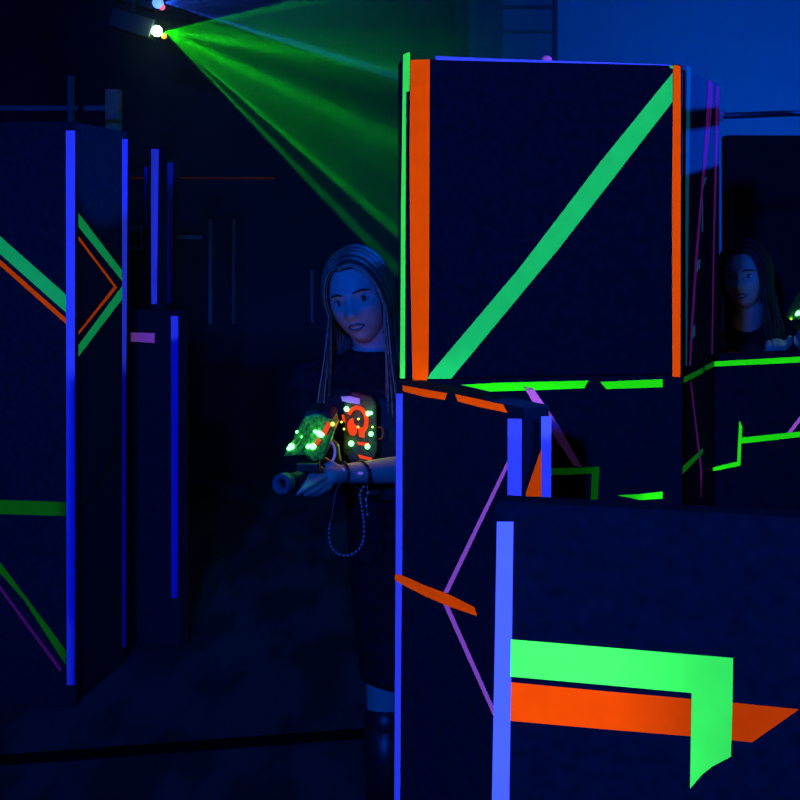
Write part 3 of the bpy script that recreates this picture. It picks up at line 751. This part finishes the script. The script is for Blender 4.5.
# --- the toy blaster
def blaster(label):
    G = thing('toy_blaster', at(310, 470, 2.46), label, 'toy gun', None)
    sh = pix_prism([(283, 457), (288, 448), (294, 436), (300, 424), (305, 416), (318, 413), (331, 419), (335, 428), (330, 440), (324, 459), (313, 462), (304, 455)], 2.43, .08, 'housing', 'shell', G, .004, (.006, .004))
    pix_prism([(303, 416), (307, 411.5), (316, 410), (328, 413), (333, 419), (327, 421), (315, 417)], 2.44, .08, 'top_cover', 'shell_dark', G, .003, (.008, .004))
    for (a, b_, c, d) in ((292, 443, 304, 422), (297, 447, 309, 424), (301, 452, 312, 432)):
        MB().tube([at(a, b_, 2.427), at((a + c) / 2 + 1, (b_ + d) / 2, 2.424), at(c, d, 2.427)], .0028, 8).out('rib', 'shell', G, True)
    pix_prism([(322, 432), (327, 422), (331.5, 424), (326, 436)], 2.423, .01, 'orange_lens', 'glow_orange', G, .001)
    pix_prism([(314, 444), (318, 438), (321, 441), (316, 447)], 2.423, .01, 'orange_lens', 'glow_orange', G, .001)
    p0, p1 = at(334, 466, 2.60), at(280.5, 484.5, 2.34); d = (p1 - p0).normalized()
    MB().tube([p0, p0 + (p1 - p0) * .35, p1 - d * .03], [.020, .017, .016], 20).out('barrel', 'black', G, True)
    n_ = 24; a = d.orthogonal().normalized(); b2 = d.cross(a); prof = [(-.035, .018), (-.028, .022), (-.004, .0225), (0, .020), (0, .012), (-.025, .011)]
    vs = [p1 + d * t + (a * math.cos(2 * math.pi * i / n_) + b2 * math.sin(2 * math.pi * i / n_)) * r_ for t, r_ in prof for i in range(n_)]
    build('muzzle', vs, [(j * n_ + i, j * n_ + (i + 1) % n_, (j + 1) * n_ + (i + 1) % n_, (j + 1) * n_ + i) for j in range(5) for i in range(n_)], 'grey', G, True)
    MB().limb([at(331, 446, 2.56), at(333, 470, 2.60)], [.017, .018]).out('grip', 'black', G, True)
    ringarc(328, 452, 7, 11, 100, -60, 2.50, .0028, 'trigger_guard', 'violet', G)
    mb = MB().box(at(309, 464, 2.46), (.05, .08, .02)); mb.out('underbody', 'black', G, False, .004)
    for (x, y, r_) in ((291.5, 446.5, .0072), (289, 448.5, .005), (319, 433.5, .0070), (321.5, 435, .0058), (308, 446.5, .0052), (313, 446.5, .0072), (297, 432, .0035), (302, 437, .003), (315, 431.5, .004)):
        c = at(x, y, 2.425); MB().ball(c, r_, 14, 10).out('green_light', 'led', G, True)
    MB().ball(at(332.5, 424, 2.425), .0048, 12, 8).out('yellow_light', 'led_y', G, True)
    return G
G1 = blaster('green lit translucent toy blaster held by the blond woman')
for (x, y) in ((291, 443), (319, 430), (311, 443), (303, 428)):
    light('blaster_glow', 'POINT', at(x, y, 2.39), (.10, 1, .14), .014, size=.01)
light('blaster_yellow_glow', 'POINT', at(334, 412, 2.56), (1, .75, .05), .025, size=.01)
def copy_tree(o, parent=None):
    c = o.copy(); COL.objects.link(c); c.parent = parent
    for ch in list(o.children): copy_tree(ch, c)
    return c
G2 = copy_tree(G1); G2['label'] = 'toy blaster with one bright green light, held up at right by the dark haired woman'
tgt = at(798.5, 313, 3.42); src = at(291.5, 446.5, 2.425)
G2.location = G1.location + (tgt - src)
light('blaster_glow', 'POINT', tgt + V((-.02, .03, -.02)), (.4, 1, .05), .03, size=.01)

# --- the dark haired woman behind the low right panel
hc2 = at(745, 275, 3.72)
T2 = frame(hc2, -30, -4, 0, 1.02)
W2 = thing('person', (1.19, 3.76, 0), 'dark haired woman in dark clothes half hidden behind the low right panel', 'person')
nb2 = hc2 + V((.01, .035, -.19))
mb = MB(); head_mesh(mb, T2, 72, 54)
for k in (-1, 1): mb.ball(T2 @ V((k * .073, .008, -.012)), (.008, .018, .030), 12, 10, T2.to_3x3().normalized())
mb.limb([T2 @ V((0, .018, -.055)), T2 @ V((0, .025, -.12)), nb2], [.055, .050, .056], 18)
cx, cy = nb2.x + .01, nb2.y + .02
loft(mb, [((cx, cy, .82), .15, .10), ((cx, cy, .98), .125, .09), ((cx, cy, 1.12), .14, .10), ((cx, cy, 1.20), .14, .085), ((cx, cy, 1.255), .07, .06)])
s1, s2 = V((cx - .155, cy, 1.19)), V((cx + .155, cy, 1.19))
w1, w2 = at(776, 350, 3.50), at(805, 352, 3.55)
e1, e2 = V((cx - .17, cy - .02, .95)), V((cx + .20, cy - .02, .95))
for a, b_, c in ((s1, e1, w1), (s2, e2, w2)):
    mb.limb([a, (a + b_) / 2, b_], [.048, .042, .037]); mb.limb([b_, b_ * .5 + c * .5, c], [.037, .032, .022])
    mb.limb([V((cx, cy, 1.21)), a], [.06, .05])
hand(mb, w1, at(778, 345, 3.46), [[at(768 + 5.5 * i, 343 - (i in (1, 2)) * 1.5, 3.44), at(767.5 + 5.5 * i, 347, 3.425), at(767.8 + 5.5 * i, 351.5, 3.43)] for i in range(4)],
     [at(783, 347, 3.46), at(789, 343, 3.44), at(790, 338, 3.43)])
hand(mb, w2, at(806, 345, 3.50), [[at(800 + 5 * i, 340, 3.48), at(799 + 5 * i, 335, 3.465), at(800 + 5 * i, 331, 3.47)] for i in range(4)],
     [at(802, 347, 3.50), at(797, 343, 3.48), at(796, 338, 3.48)])
for k in (-1, 1):
    mb.limb([V((cx + k * .08, cy, .84)), V((cx + k * .085, cy - .01, .47)), V((cx + k * .085, cy + .01, .30)), V((cx + k * .085, cy + .02, .09))], [.078, .055, .052, .036], 18)
    mb.limb([V((cx + k * .085, cy + .02, .06)), V((cx + k * .09, cy - .11, .035))], [.034, .026])
fuse('body', mb, 'skin', W2, .004, 1)
face_parts(W2, T2, (-.2, -1, .0))
hair_mesh(T2, (1.12, 1.22), 9, 150, part_x=.01, rad=.0042, wave=.003, front_az=52).out('hair', 'darkhair', W2, True)['label'] = 'long dark hair'
mb = MB()
loft(mb, [((cx, cy, .80), .165, .12), ((cx, cy, .98), .145, .11), ((cx, cy, 1.12), .155, .115), ((cx, cy, 1.195), .155, .10), ((cx, cy, 1.235), .095, .08), ((cx, cy, 1.265), .068, .068)])
for a, b_, c in ((s1, e1, w1), (s2, e2, w2)):
    mb.limb([V((cx, cy, 1.19)), a], [.066, .062]); mb.limb([a, (a + b_) / 2, b_], [.062, .056, .050]); mb.limb([b_, b_ * .25 + c * .75], [.050, .034])
fuse('jacket', mb, 'cloth', W2, .008)
mb = MB()
for k in (-1, 1): mb.limb([V((cx + k * .08, cy, .84)), V((cx + k * .085, cy - .01, .47)), V((cx + k * .085, cy + .02, .10))], [.10, .072, .058])
fuse('trousers', mb, 'cloth', W2, .01)
for k in (-1, 1):
    x = cx + k * .088; MB().limb([V((x, cy + .03, .06)), V((x, cy - .11, .045))], [.045, .038]).box((x, cy - .04, .012), (.075, .24, .024)).out('shoe', 'black', W2, True)
mb = MB(); loft(mb, [((cx, cy, .93), .162, .13), ((cx, cy, 1.08), .170, .135), ((cx, cy, 1.185), .165, .12), ((cx, cy, 1.21), .13, .10)])
v2 = fuse('vest', mb, 'vest', W2, .008)
cc = V((cx - .05, cy - .14, 1.165))
MB().box(cc, (.10, .02, .035)).out('module', 'glow_dim', v2, False, .004)
ringp = [nb2 + V((math.cos(t) * .062, math.sin(t) * .062 - .008, .028 - math.cos(t) * .012)) for t in [2 * math.pi * i / 24 for i in range(25)]]
light('vest_glow', 'POINT', V((cx - .10, cy - .22, 1.215)), (1, .12, .08), .006, size=.02)
